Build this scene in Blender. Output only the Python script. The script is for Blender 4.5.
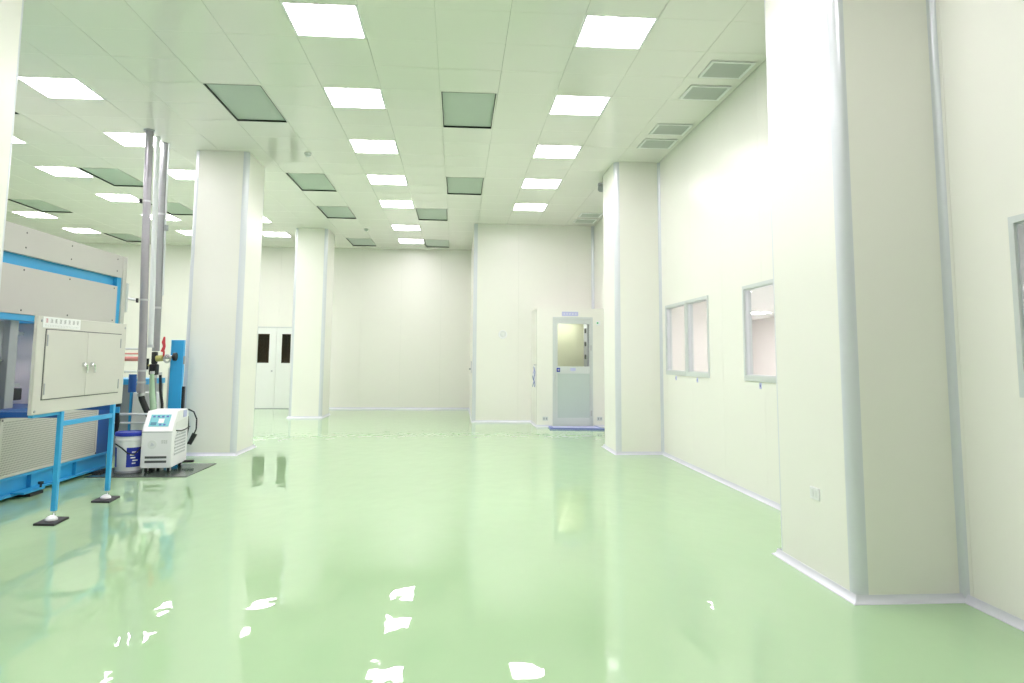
import bpy, math, random
from mathutils import Vector, Matrix
random.seed(7)
for o in list(bpy.data.objects):
    bpy.data.objects.remove(o)
S = bpy.context.scene
COL = S.collection
H = 4.742                                   # ceiling height

# ------------------------------------------------------------------ camera
f, cx, cy, ya, pi_, ro = 708.8664, 509.1767, 283.6947, .0725, .1051, .0074
cam = bpy.data.cameras.new('camera')
camo = bpy.data.objects.new('camera', cam); COL.objects.link(camo); S.camera = camo
fw = Vector((math.sin(ya)*math.cos(pi_), math.cos(ya)*math.cos(pi_), math.sin(pi_)))
rt = Vector((math.cos(ya), -math.sin(ya), 0)); up = rt.cross(fw)
Rv = math.cos(ro)*rt + math.sin(ro)*up; Uv = -math.sin(ro)*rt + math.cos(ro)*up
M = Matrix((Rv, Uv, -fw)).transposed().to_4x4(); M.translation = (0, 0, 1.5)
camo.matrix_world = M
cam.sensor_width = 36; cam.sensor_fit = 'HORIZONTAL'; cam.lens = f*36/1024
cam.shift_x = (512-cx)/1024; cam.shift_y = -(341.5-cy)/1024
cam.clip_start = .05; cam.clip_end = 200

def project(x, y, z):
    p = Vector((x, y, z-1.5)); d = p.dot(fw)
    if d < .05: return None
    return cx+f*p.dot(Rv)/d, cy-f*p.dot(Uv)/d

# ------------------------------------------------------------------ world, exposure
w = bpy.data.worlds.new('world'); S.world = w; w.use_nodes = True
w.node_tree.nodes['Background'].inputs[0].default_value = (.9, .95, .9, 1)
w.node_tree.nodes['Background'].inputs[1].default_value = .03
S.view_settings.view_transform = 'Standard'; S.view_settings.look = 'None'
S.view_settings.gamma = 1; S.view_settings.use_curve_mapping = False
S.view_settings.exposure = 0.65
LIGHT = 15.0                                # radiance of the ceiling panels
ROOM_LIGHT = 20.0                            # panels of the room beyond the windows

# ------------------------------------------------------------------ materials
MATS = {}
def mat(name, col, rough=.5, metal=0., spec=.5, vary=.03, scale=6., bump=0., bscale=40., coat=0.):
    m = bpy.data.materials.new(name); m.use_nodes = True; MATS[name] = m
    nt = m.node_tree; b = nt.nodes['Principled BSDF']
    b.inputs['Roughness'].default_value = rough; b.inputs['Metallic'].default_value = metal
    b.inputs['Specular IOR Level'].default_value = spec; b.inputs['Coat Weight'].default_value = coat
    tc = nt.nodes.new('ShaderNodeTexCoord'); no = nt.nodes.new('ShaderNodeTexNoise')
    no.inputs['Scale'].default_value = scale; no.inputs['Detail'].default_value = 3
    nt.links.new(tc.outputs['Object'], no.inputs['Vector'])
    mx = nt.nodes.new('ShaderNodeMix'); mx.data_type = 'RGBA'
    c = Vector(col)
    mx.inputs[6].default_value = (*(c*(1-vary)), 1); mx.inputs[7].default_value = (*[min(1, q) for q in c*(1+vary)], 1)
    nt.links.new(no.outputs['Fac'], mx.inputs[0]); nt.links.new(mx.outputs[2], b.inputs['Base Color'])
    if bump:
        n2 = nt.nodes.new('ShaderNodeTexNoise'); n2.inputs['Scale'].default_value = bscale
        nt.links.new(tc.outputs['Object'], n2.inputs['Vector'])
        bp = nt.nodes.new('ShaderNodeBump'); bp.inputs['Distance'].default_value = bump
        nt.links.new(n2.outputs['Fac'], bp.inputs['Height']); nt.links.new(bp.outputs['Normal'], b.inputs['Normal'])
    return m

def emit(name, col, s):
    m = bpy.data.materials.new(name); m.use_nodes = True; nt = m.node_tree
    b = nt.nodes['Principled BSDF']; b.inputs['Base Color'].default_value = (.9, .9, .9, 1)
    b.inputs['Emission Color'].default_value = (*col, 1); b.inputs['Emission Strength'].default_value = s
    MATS[name] = m; return m

mat('panel', (.86, .86, .80), .3, vary=.006, scale=.8, bump=.0006, bscale=1.3)
mat('ceil', (.81, .80, .755), .09, vary=.012, scale=.7, bump=.0004, bscale=1.6)
mat('ceil_back', (.7, .74, .64), .6)
mat('joint', (.62, .66, .58), .6)
mat('trim', (.69, .72, .76), .28, metal=.2, vary=.01)
mat('cove', (.70, .71, .78), .3, metal=.1, vary=.01)
mat('alu', (.66, .68, .72), .35, metal=.5, vary=.02)
mat('alu_light', (.66, .70, .70), .35, metal=.2, vary=.01)
mat('palegrey', (.78, .80, .79), .4, vary=.01)
mat('white', (.86, .87, .88), .4, vary=.01)
mat('doorwhite', (.84, .87, .84), .4, vary=.01)
mat('doorgrey', (.52, .60, .58), .4, vary=.01)
mat('filter', (.49, .555, .51), .45, vary=.02, bump=.001, bscale=160)
mat('black', (.015, .016, .018), .5)
mat('rubber', (.03, .03, .032), .6)
mat('darkgrey', (.09, .095, .10), .5)
mat('vent', (.47, .50, .47), .5)
mat('ventdark', (.06, .07, .065), .6)
mat('beige', (.58, .56, .54), .42, vary=.01, bump=.0004, bscale=90)
mat('beige2', (.62, .61, .57), .42, vary=.01, bump=.0004, bscale=90)
mat('blue', (.04, .39, .75), .35, vary=.04)
mat('blue_post', (.04, .40, .82), .35, vary=.03)
mat('blue_dark', (.02, .10, .36), .35)
mat('navy', (.02, .04, .42), .35, vary=.05)
mat('lilac', (.52, .54, .80), .6)
mat('matblue', (.16, .20, .50), .45)
mat('steel', (.55, .56, .58), .28, metal=.9)
mat('chrome', (.75, .76, .78), .15, metal=1)
mat('machgrey', (.36, .38, .41), .4, vary=.05)
mat('machwhite', (.86, .82, .84), .5, vary=.05)
mat('duct', (.36, .35, .38), .3, metal=.6, vary=.08, scale=9, bump=.003, bscale=14)
mat('duct2', (.34, .35, .36), .35, metal=.4, vary=.05)
mat('ductwhite', (.78, .82, .84), .35, vary=.03)
mat('hosegreen', (.42, .62, .42), .25, vary=.05)
mat('red', (.62, .05, .07), .4)
mat('pinkred', (.75, .30, .28), .4)
mat('brass', (.62, .58, .22), .35, metal=.5)
mat('teal', (.12, .50, .56), .3, vary=.1, scale=30)
mat('tealdark', (.03, .20, .30), .3)
mat('inkgrey', (.25, .25, .27), .6)
mat('inkred', (.55, .12, .18), .6)
mat('roomwall', (.80, .745, .74), .5, vary=.01)
mat('roomceil', (.74, .74, .73), .5, vary=.01)
mat('olive', (.66, .68, .50), .4, vary=.02)
mat('green', (.05, .5, .2), .4)
mat('plate', (.075, .10, .085), .14, vary=.15, scale=2)
mat('brownroom', (.30, .24, .14), .7, vary=.3, scale=3)
emit('lamp', (1.0, .915, .985), LIGHT)
emit('airlock_fill', (1.0, .97, .9), 14.0)
emit('roomlamp', (1.0, .97, .95), ROOM_LIGHT)

# glass: thin pane, mostly clear, mirror-like by Fresnel
def glass(name, tint, gloss=1.0):
    m = bpy.data.materials.new(name); m.use_nodes = True; nt = m.node_tree; nt.nodes.clear()
    o = nt.nodes.new('ShaderNodeOutputMaterial'); t = nt.nodes.new('ShaderNodeBsdfTransparent')
    g = nt.nodes.new('ShaderNodeBsdfGlossy'); x = nt.nodes.new('ShaderNodeMixShader'); fr = nt.nodes.new('ShaderNodeFresnel')
    t.inputs[0].default_value = (*tint, 1); g.inputs['Roughness'].default_value = .01; ge = nt.nodes.new('ShaderNodeNewGeometry'); io = nt.nodes.new('ShaderNodeMapRange')
    io.inputs[3].default_value = 1.5; io.inputs[4].default_value = 1/1.5   # a thin pane reflects alike from both sides
    nt.links.new(ge.outputs['Backfacing'], io.inputs[0]); nt.links.new(io.outputs[0], fr.inputs[0])
    nt.links.new(fr.outputs[0], x.inputs[0]); nt.links.new(t.outputs[0], x.inputs[1]); nt.links.new(g.outputs[0], x.inputs[2])
    nt.links.new(x.outputs[0], o.inputs[0]); MATS[name] = m
glass('glass', (.96, .97, .97)); glass('glass_dark', (.7, .66, .6))

# epoxy floor: pale green, glossy, gently uneven
def floor_mat():
    m = mat('epoxy', (.405, .60, .355), .015, vary=.03, scale=.35)
    nt = m.node_tree; b = nt.nodes['Principled BSDF']; b.inputs['IOR'].default_value = 1.6
    tc = nt.nodes.new('ShaderNodeTexCoord'); mp = nt.nodes.new('ShaderNodeMapping'); mp.inputs['Scale'].default_value = (1, .55, 1)
    n1 = nt.nodes.new('ShaderNodeTexNoise'); n1.inputs['Scale'].default_value = 4.5; n1.inputs['Detail'].default_value = 1.5
    n2 = nt.nodes.new('ShaderNodeTexNoise'); n2.inputs['Scale'].default_value = 11; n2.inputs['Detail'].default_value = 1
    ad = nt.nodes.new('ShaderNodeMath'); ad.operation = 'MULTIPLY_ADD'; ad.inputs[1].default_value = .16
    bp = nt.nodes.new('ShaderNodeBump'); bp.inputs['Distance'].default_value = .0024; bp.inputs['Strength'].default_value = 1
    nt.links.new(tc.outputs['Object'], mp.inputs[0]); nt.links.new(mp.outputs[0], n1.inputs['Vector']); nt.links.new(mp.outputs[0], n2.inputs['Vector'])
    nt.links.new(n2.outputs['Fac'], ad.inputs[0]); nt.links.new(n1.outputs['Fac'], ad.inputs[2])
    nt.links.new(ad.outputs[0], bp.inputs['Height']); nt.links.new(bp.outputs['Normal'], b.inputs['Normal'])
floor_mat()

# perforated sheet: rows of small dark dots
def perf_mat(name, col, dark, pitch, rad):
    m = bpy.data.materials.new(name); m.use_nodes = True; nt = m.node_tree; b = nt.nodes['Principled BSDF']
    tc = nt.nodes.new('ShaderNodeTexCoord'); sp = nt.nodes.new('ShaderNodeSeparateXYZ'); nt.links.new(tc.outputs['Object'], sp.inputs[0])
    def M_(op, a, bb=None):
        n = nt.nodes.new('ShaderNodeMath'); n.operation = op
        for i, q in enumerate((a, bb)):
            if q is None: continue
            if isinstance(q, (int, float)): n.inputs[i].default_value = q
            else: nt.links.new(q, n.inputs[i])
        return n.outputs[0]
    zy = M_('DIVIDE', sp.outputs[2], pitch); row = M_('FLOOR', zy); off = M_('MULTIPLY', M_('MODULO', row, 2), .5)
    fy = M_('SUBTRACT', M_('FRACT', M_('ADD', M_('DIVIDE', sp.outputs[1], pitch), off)), .5); fz = M_('SUBTRACT', M_('FRACT', zy), .5)
    d = M_('SQRT', M_('ADD', M_('MULTIPLY', fy, fy), M_('MULTIPLY', fz, fz)))
    hole = M_('LESS_THAN', d, rad)
    mx = nt.nodes.new('ShaderNodeMix'); mx.data_type = 'RGBA'; mx.inputs[6].default_value = (*col, 1); mx.inputs[7].default_value = (*dark, 1)
    nt.links.new(hole, mx.inputs[0]); nt.links.new(mx.outputs[2], b.inputs['Base Color']); b.inputs['Roughness'].default_value = .45
    MATS[name] = m
perf_mat('perforated', (.60, .585, .54), (.27, .26, .24), .024, .3)
perf_mat('perfwhite', (.82, .83, .85), (.22, .24, .28), .04, .30)

# ------------------------------------------------------------------ mesh helpers
class MB:
    def __init__(s): s.v = []; s.f = []
    def quad(s, *p): n = len(s.v); s.v += [tuple(q) for q in p]; s.f.append(tuple(range(n, n+len(p)))); return s
    def box(s, x0, x1, y0, y1, z0, z1):
        n = len(s.v)
        s.v += [(x0,y0,z0),(x1,y0,z0),(x1,y1,z0),(x0,y1,z0),(x0,y0,z1),(x1,y0,z1),(x1,y1,z1),(x0,y1,z1)]
        for q in ((3,2,1,0),(4,5,6,7),(0,1,5,4),(1,2,6,5),(2,3,7,6),(3,0,4,7)): s.f.append(tuple(n+i for i in q))
        return s
    def prism(s, poly, d):                      # poly: 3-D points, d: extrusion vector
        n = len(s.v); k = len(poly); d = Vector(d)
        s.v += [tuple(p) for p in poly] + [tuple(Vector(p)+d) for p in poly]
        s.f.append(tuple(n+i for i in range(k))[::-1]); s.f.append(tuple(n+k+i for i in range(k)))
        for i in range(k): j = (i+1) % k; s.f.append((n+i, n+j, n+k+j, n+k+i))
        return s
    def tube(s, pts, r, n=12):
        pts = [Vector(p) for p in pts]; rs = r if isinstance(r, (list, tuple)) else [r]*len(pts); b = len(s.v); prev = None
        for i, p in enumerate(pts):
            t = (pts[min(i+1, len(pts)-1)] - pts[max(i-1, 0)]).normalized()
            if prev is None: a = t.orthogonal().normalized()
            else: a = (prev - t*prev.dot(t)).normalized()
            prev = a; c = t.cross(a)
            for k in range(n):
                q = 2*math.pi*k/n; s.v.append(tuple(p + rs[i]*(a*math.cos(q)+c*math.sin(q))))
        for i in range(len(pts)-1):
            for k in range(n):
                l = (k+1) % n; s.f.append((b+i*n+k, b+i*n+l, b+(i+1)*n+l, b+(i+1)*n+k))
        s.f.append(tuple(b+k for k in range(n))[::-1]); e = b+(len(pts)-1)*n; s.f.append(tuple(e+k for k in range(n)))
        return s
    def lathe(s, prof, c=(0,0,0), n=32):       # prof: (radius, z)
        b = len(s.v)
        for r, z in prof:
            for k in range(n):
                q = 2*math.pi*k/n; s.v.append((c[0]+r*math.cos(q), c[1]+r*math.sin(q), c[2]+z))
        for i in range(len(prof)-1):
            for k in range(n):
                l = (k+1) % n; s.f.append((b+i*n+k, b+i*n+l, b+(i+1)*n+l, b+(i+1)*n+k))
        s.f.append(tuple(b+k for k in range(n))[::-1]); e = b+(len(prof)-1)*n; s.f.append(tuple(e+k for k in range(n)))
        return s
    def build(s, name, m, parent=None, local=False, bevel=0, smooth=True):
        o0 = Vector((0,0,0)) if (parent is None or local) else Vector(parent.get('_w', (0,0,0)))
        me = bpy.data.meshes.new(name); me.from_pydata([tuple(Vector(p)-o0) for p in s.v], [], s.f); me.update()
        me.materials.append(MATS[m])
        if smooth:
            me.polygons.foreach_set('use_smooth', [True]*len(me.polygons)); me.set_sharp_from_angle(angle=math.radians(35))
        o = bpy.data.objects.new(name, me); COL.objects.link(o)
        if parent: o.parent = parent; o['_w'] = tuple(o0)
        if bevel:
            md = o.modifiers.new('bevel', 'BEVEL'); md.width = bevel; md.segments = 2; md.limit_method = 'ANGLE'
        return o
def tag(o, label, cat, group=None, kind=None):
    o['label'] = label; o['category'] = cat
    if group: o['group'] = group
    if kind: o['kind'] = kind
    return o
def thing(name, label, cat, loc=(0,0,0), rz=0, group=None, kind=None):
    o = bpy.data.objects.new(name, None); COL.objects.link(o); o.location = loc; o.rotation_euler = (0,0,rz)
    o['_w'] = tuple(loc); o.empty_display_size = .1
    return tag(o, label, cat, group, kind)
def copy_tree(o, parent=None):
    c = o.copy(); COL.objects.link(c)
    if parent: c.parent = parent
    for ch in list(o.children): copy_tree(ch, c)
    return c
def struct(name, m, mb, label, cat, **k):
    return tag(mb.build(name, m, **k), label, cat, kind='structure')

# ------------------------------------------------------------------ floor
struct('floor', 'epoxy', MB().box(-13.1, 9.2, -4.2, 21.6, -.1, 0), 'glossy pale green epoxy floor running through the whole hall', 'floor')

# ------------------------------------------------------------------ ceiling: tiles on a lattice, lamps and filter units in its cells
PX, PY, X0, Y0 = .71, .688, .10, 6.69         # cell pitch and the centre of cell (0, 0)
def cell(i, k): return X0+PX*i, Y0+PY*k
lamps = [(-2, -9), (-2, -6), (2, -6)] + [(i, k) for i in (-2, 2) for k in (-3, 0, 3, 6, 9, 12)] + [(-2, 16), (-2, 19)]
lamps += [(-7, k) for k in (-9, -6, -3, 0, 3, 6, 9, 12, 15, 18)] + [(-10, k) for k in (-6, -3, 0, 3, 6, 9, 12, 15, 18)] + [(-14, k) for k in (-3, 0, 3, 6, 9, 12, 15, 18)]
filters = [(-4, 3), (-4, 9), (-4, 13), (-4, 19), (0, 3), (0, 9), (-1, 13), (-1, 19), (-9, 9), (-9, 13), (-13, 13), (-13, 19), (-9, 3), (-13, 3)]
taken = set(lamps) | {(i, k+d) for i, k in filters for d in (0, 1)}
ceil = struct('ceiling', 'ceil_back', MB().box(-13.1, 3.45, -4.2, 21.5, H+.12, H+.2), 'cream ceiling of square glossy panels with lamps and air filters set in', 'ceiling')
tiles = []
for i in range(-18, 5):
    for k in range(-15, 22):
        if (i, k) in taken: continue
        x, y = cell(i, k); p = [project(x+a*PX/2, y+b*PY/2, H) for a, b in ((-1,-1),(1,-1),(1,1),(-1,1))]
        area = 0
        if all(p):
            if all(-40 < q[0] < 1064 and -40 < q[1] < 720 for q in p):
                area = abs(sum(p[j][0]*p[(j+1)%4][1]-p[(j+1)%4][0]*p[j][1] for j in range(4)))/2
        tiles.append((area, i, k))
tiles.sort(reverse=True)
GAP = .0011
def tile_mb(mb, x, y):
    a, b = PX/2-GAP, PY/2-GAP; e = .002
    n = len(mb.v)
    for (da, db, z) in ((a-e, b-e, 0), (a, b, e), (a, b, .025)):
        mb.v += [(x-da, y-db, z), (x+da, y-db, z), (x+da, y+db, z), (x-da, y+db, z)]
    mb.f.append((n+3, n+2, n+1, n))
    for r in (0, 4):
        for j in range(4): l = (j+1) % 4; mb.f.append((n+r+j, n+r+l, n+r+4+l, n+r+4+j))
    mb.f.append((n+8, n+9, n+10, n+11))
    return mb
t0 = None; rest = MB()
for n, (a, i, k) in enumerate(tiles):
    x, y = cell(i, k)
    if n < 300 and a > 0:
        if t0 is None: t0 = tile_mb(MB(), 0, 0).build('ceiling_tile', 'ceil', ceil, smooth=False); o = t0
        else: o = t0.copy(); COL.objects.link(o)
        o.location = (x, y, H + random.uniform(0, .0012))
        o.rotation_euler = (random.uniform(-.0012, .0012), random.uniform(-.0012, .0012), 0)
    else: tile_mb(rest, x, y)
rest.v = [(a, b, c+H) for a, b, c in rest.v]
ro_ = rest.build('ceiling_tile_field', 'ceil', ceil, smooth=False); ro_['kind'] = 'stuff'

# lamps
def make_lamp():
    t = thing('ceiling_light', 'flat square white light panel in the ceiling', 'light', (0, 0, H), group='square ceiling light panels')
    fr = MB()
    a, b, q = .352, .341, .328
    for (x0, x1, y0, y1) in ((-a, a, -b, -q), (-a, a, q, b), (-a, -q, -q, q), (q, a, -q, q)): fr.box(x0, x1, y0, y1, -.001, .04)
    fr.build('frame', 'white', t, local=True)
    MB().box(-q, q, -q, q, .004, .03).build('diffuser', 'lamp', t, local=True)
    return t
lamp = make_lamp()
rowname = {-2: 'from the far wall in the row left of the central filters', 2: 'from the wall block in the row nearest the right wall', -7: 'from the far wall in the row over the big left pillar', -10: 'from the far wall in the row above the pipes', -14: 'from the far wall in the row above the grey machine'}
nth = ['first', 'second', 'third', 'fourth', 'fifth', 'sixth', 'seventh', 'eighth', 'ninth', 'tenth']
for n, (i, k) in enumerate(lamps):
    o = lamp if n == 0 else copy_tree(lamp)
    x, y = cell(i, k); o.location = (x, y, H)
    o['label'] = nth[sum(1 for a, b in lamps if a == i and b > k)] + ' light panel ' + rowname[i]; o['group'] = 'square ceiling light panels'
# filter units: recessed grey-green face in a dark rim
def make_filter():
    t = thing('air_filter_unit', 'grey-green air filter panel', 'air filter', (0, 0, H))
    a, b = .352, PY-.003; q, r = .338, .672
    g = MB()
    for (x0, x1, y0, y1) in ((-a, a, -b, -r), (-a, a, r, b), (-a, -q, -r, r), (q, a, -r, r)): g.box(x0, x1, y0, y1, -.001, .04)
    g.build('frame', 'ceil', t, local=True)
    g = MB(); e = .008
    for (x0, x1, y0, y1) in ((-q, q, -r, -r+e), (-q, q, r-e, r), (-q, -q+e, -r+e, r-e), (q-e, q, -r+e, r-e)): g.box(x0, x1, y0, y1, -.002, .09)
    g.build('rim', 'black', t, local=True)
    MB().box(-q+.01, q-.01, -r+.01, r-.01, .022, .06).build('face_plate', 'filter', t, local=True)
    return t
fl = make_filter()
flab = {(-4,3): 'large grey-green air filter panel in the ceiling before the big left pillar', (-4,9): 'air filter panel just past the big left pillar',
        (-4,13): 'air filter panel in ceiling before the slimmer far pillar', (-4,19): 'air filter panel against the back wall beside the far pillar',
        (0,3): 'large air filter panel midway between the two front lamp rows', (0,9): 'air filter panel in line with the block wall corner',
        (-1,13): 'air filter panel touching the fifth lamp of its row', (-1,19): 'air filter panel against the back wall beside the last lamp',
        (-9,9): 'air filter panel next to a lamp left of the pipes', (-9,13): 'air filter panel between the pipes and big left pillar',
        (-13,13): 'air filter panel above the grey machine front', (-13,19): 'air filter panel far behind the grey machine by the pipes'}
for n, ik in enumerate(filters):
    o = fl if n == 0 else copy_tree(fl)
    x, y = cell(*ik); o.location = (x, y+PY/2, H); o['label'] = flab.get(ik, 'air filter panel over the machine bay hidden by a pillar' if ik[0] == -9 else 'air filter panel over the far side of the grey machine')
    o['group'] = 'ceiling air filter panels'

# return-air grilles along the right wall
def make_vent(wx, wy, ns):
    t = thing('air_vent', 'louvred air vent', 'vent', (0, 0, H))
    a, b = wx/2, wy/2; g = MB(); e = .035
    for (x0, x1, y0, y1) in ((-a-e, a+e, -b-e, -b), (-a-e, a+e, b, b+e), (-a-e, -a, -b, b), (a, a+e, -b, b)): g.box(x0, x1, y0, y1, -.018, 0)
    g.build('frame', 'palegrey', t, local=True, bevel=.004)
    MB().box(-a, a, -b, b, -.006, -.003).build('backing', 'ventdark', t, local=True)
    s0 = None
    for j in range(ns):
        y = -b + (j+.5)*wy/ns; d = wy/ns*.42
        if s0 is None:
            s0 = MB().prism([(-a, -d, -.007), (-a, d, -.016), (-a, d, -.013), (-a, -d, -.004)], (wx, 0, 0)).build('louver', 'vent', t, local=True, smooth=False); s = s0
        else: s = s0.copy(); COL.objects.link(s)
        s.location = (0, y, 0)
    return t
v0 = make_vent(.426, .38, 9)
vl = ['louvred ceiling vent nearest the outlet pillar of its pair', 'second louvred ceiling vent of the pair nearer the outlet pillar', 'first louvred ceiling vent of the pair nearer the double window', 'louvred ceiling vent closest to the narrow right pillar']
for n, (x, y) in enumerate(((2.965, 7.455), (2.965, 8.15), (2.965, 9.54), (2.965, 10.22), (2.965, 15.60), (2.965, 16.3))):
    o = v0 if n == 0 else copy_tree(v0)
    o.location = (x, y, H); o['label'] = vl[n] if n < 4 else ('louvred ceiling vent past the narrow right pillar', 'louvred ceiling vent closest to the wall block')[n-4]; o['group'] = 'ceiling air vents along the right wall'
def sensor(x, y, label):
    t = thing('smoke_detector', label, 'detector', (x, y, H), group='ceiling detectors')
    MB().lathe([(.055, 0), (.055, -.02), (.05, -.03)], n=24).build('base', 'white', t, local=True)
    MB().lathe([(.042, -.031), (.04, -.05), (.025, -.06)], n=24).build('sensor_head', 'alu_light', t, local=True)
sensor(-2.422, 11.256, 'small round smoke detector on ceiling beside the big left pillar')
sensor(-2.337, 17.972, 'small round smoke detector on ceiling near the far pillar')
t = thing('emergency_lamp', 'small grey lamp on ceiling behind the narrow right pillar', 'lamp', (2.62, 12.75, H))
MB().box(2.57, 2.67, 12.68, 12.82, H-.04, H).build('bracket', 'alu', t)
MB().tube([(2.62, 12.75, H-.04), (2.60, 12.62, H-.13)], [.05, .065], 16).build('head', 'machgrey', t)

# ------------------------------------------------------------------ walls
def cut(a0, a1, z0, z1, ops):
    A = sorted({a0, a1, *[q for o in ops for q in o[:2] if a0 < q < a1]}); Z = sorted({z0, z1, *[q for o in ops for q in o[2:] if z0 < q < z1]})
    out = []
    for i in range(len(A)-1):
        for j in range(len(Z)-1):
            m = ((A[i]+A[i+1])/2, (Z[j]+Z[j+1])/2)
            if not any(o[0] < m[0] < o[1] and o[2] < m[1] < o[3] for o in ops): out.append((A[i], A[i+1], Z[j], Z[j+1]))
    return out
def wall(name, axis, c, sgn, a0, a1, z1, label, ops=(), pitch=1.18, start=None, m='panel', thick=.08):
    """axis 'x': plane x=c spanning y; 'y': plane y=c spanning x; sgn: direction away from the hall"""
    def bx(mb, p, d0, d1):
        lo, hi = sorted((c+sgn*d0, c+sgn*d1))
        if axis == 'x': mb.box(lo, hi, p[0], p[1], p[2], p[3])
        else: mb.box(p[0], p[1], lo, hi, p[2], p[3])
    core = MB()
    for p in cut(a0, a1, 0, z1, ops): bx(core, p, .014, thick)
    root = struct(name, 'joint', core, label, 'wall')
    e = [a0]; q = (start if start is not None else a0) ; 
    while q <= a0+.15: q += pitch
    while q < a1-.15: e.append(q); q += pitch
    e.append(a1)
    for i in range(len(e)-1):
        mb = MB(); lo = e[i]+(.0015 if i else 0); hi = e[i+1]-(.0015 if i < len(e)-2 else 0)
        for p in cut(lo, hi, .0, z1, ops): bx(mb, p, 0, .013)
        if mb.f: mb.build('wall_panel', m, root, smooth=False)
    return root
YB, YK, YV, XR, XN = 21.243, 16.96, 15.81, 3.30, 3.225
D1 = (-5.84, -4.72, 0, 2.375); D2 = (2.135, 3.04, 0, 2.435)
WIN = {'window_1': (10.04, 11.04), 'window_2': (9.115, 10.02), 'window_3': (7.03, 7.975)}
WZ = (1.268, 2.35); WZN = (1.30, 2.345); WN = (2.9, 3.875)
wall('wall_back', 'y', YB, 1, -13, .39, H+.1, 'cream panelled far wall behind the far pillar and double door', [D1], start=-12.3)
wall('wall_block_side', 'x', .39, 1, YK+.08, YB, H+.1, 'narrow cream side of the projecting wall block', pitch=1.1)
wall('wall_block', 'y', YK, 1, .39, XR, H+.1, 'cream wall block that steps forward beside the glazed door', start=.28)
wall('wall_right', 'x', XR, 1, 4.92, YK, H+.1, 'bright cream right wall with the windows', [(*WIN[k], *WZ) for k in WIN], start=5.1)
wall('wall_right_near', 'x', XN, 1, -4, 4.9, H+.1, 'pale grey right wall next to the outlet pillar', [(*WN, *WZN)], start=-3.9)
wall('wall_left', 'x', -13, -1, -4, YB, H+.1, 'cream left wall out beyond the machines')
wall('wall_front', 'y', -4, -1, -13, XN, H+.1, 'cream wall closing the near end of the hall')
# vestibule around the glazed door
wall('wall_vestibule', 'y', YV, 1, 1.78, XR, 2.6, 'low cream door surround with the glazed door in it', [D2], pitch=4, thick=.06)
wall('wall_vestibule_side', 'x', 1.78, 1, YV+.06, YK, 2.6, 'short cream side of the low door surround', pitch=3, thick=.05)
struct('ceiling_vestibule', 'panel', MB().box(1.78, XR, YV, YK, 2.6, 2.63), 'flat top of the low door surround', 'roof')
struct('wall_airlock', 'olive', MB().box(1.84, XR-.01, YK-.06, YK-.01, 0, 2.59), 'olive back wall seen through the glazed door', 'wall')
t = thing('air_shower_column', 'grey column with round dark nozzles behind the glazed door', 'air shower', (3.1, 16.4, 0))
MB().box(2.98, 3.28, 16.15, 16.62, 0, 2.5).build('housing', 'machgrey', t, bevel=.01)
for z in (1.55, 1.85, 2.15): MB().tube([(2.975, 16.3, z), (2.95, 16.3, z)], .055, 16).build('nozzle', 'black', t)
for z in (1.7, 2.0): MB().tube([(3.08, 16.155, z), (3.08, 16.12, z)], .05, 16).build('nozzle', 'black', t)

# corner posts of the block and the inside corners
def quarter(mb, x, y, sx, sy, r, z0, z1, n=8, concave=False):
    """outside corner at (x,y); body lies towards (sx,sy)"""
    P = []
    for k in range(n+1):
        a = math.pi/2*k/n
        if concave: P.append((x+sx*(r-r*math.cos(a)), y+sy*(r-r*math.sin(a))))
        else: P.append((x+sx*(r-r*math.cos(a)), y+sy*(r-r*math.sin(a))))
    P.append((x, y) if concave else (x+sx*r, y+sy*r))
    if (sx*sy < 0) != concave: P = P[::-1]
    mb.prism([(a, b, z0) for a, b in P], (0, 0, z1-z0)); return mb
struct('trim_1', 'trim', MB().box(.372, .46, YK-.012, YK+.09, 0, H), 'white metal corner post of the projecting wall block', 'trim')
struct('trim_2', 'trim', quarter(MB(), XR-.001, YK-.001, -1, -1, .06, 0, H, concave=True), 'inside corner moulding where block and right wall meet', 'trim')

# pillars
def cove_path(mb, pts, closed=False, s=.038):
    """pts run so that the room lies to the right of travel"""
    prof = [(0, 0), (s, 0), (s*.94, .005), (s*.55, .012), (s*.28, .024), (s*.16, .040), (s*.13, .048), (0, .048)]
    pts = [Vector(p) for p in pts]; n = len(pts); b = len(mb.v); K = len(prof)
    for i in range(n):
        def nrm(a, c): d = (c-a).normalized(); return Vector((d.y, -d.x))
        n0 = nrm(pts[i-1], pts[i]) if (closed or i > 0) else None; n1 = nrm(pts[i], pts[(i+1) % n]) if (closed or i < n-1) else None
        if n0 is None: m = n1
        elif n1 is None: m = n0
        else: m = (n0+n1)/(1+n0.dot(n1))
        for o, z in prof: mb.v.append((pts[i].x+m.x*o, pts[i].y+m.y*o, z))
    for i in range(n if closed else n-1):
        j = (i+1) % n
        for k in range(K): l = (k+1) % K; mb.f.append((b+i*K+k, b+i*K+l, b+j*K+l, b+j*K+k))
    if not closed: mb.f.append(tuple(b+k for k in range(K))[::-1]); mb.f.append(tuple(b+(n-1)*K+k for k in range(K)))
    return mb
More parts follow.
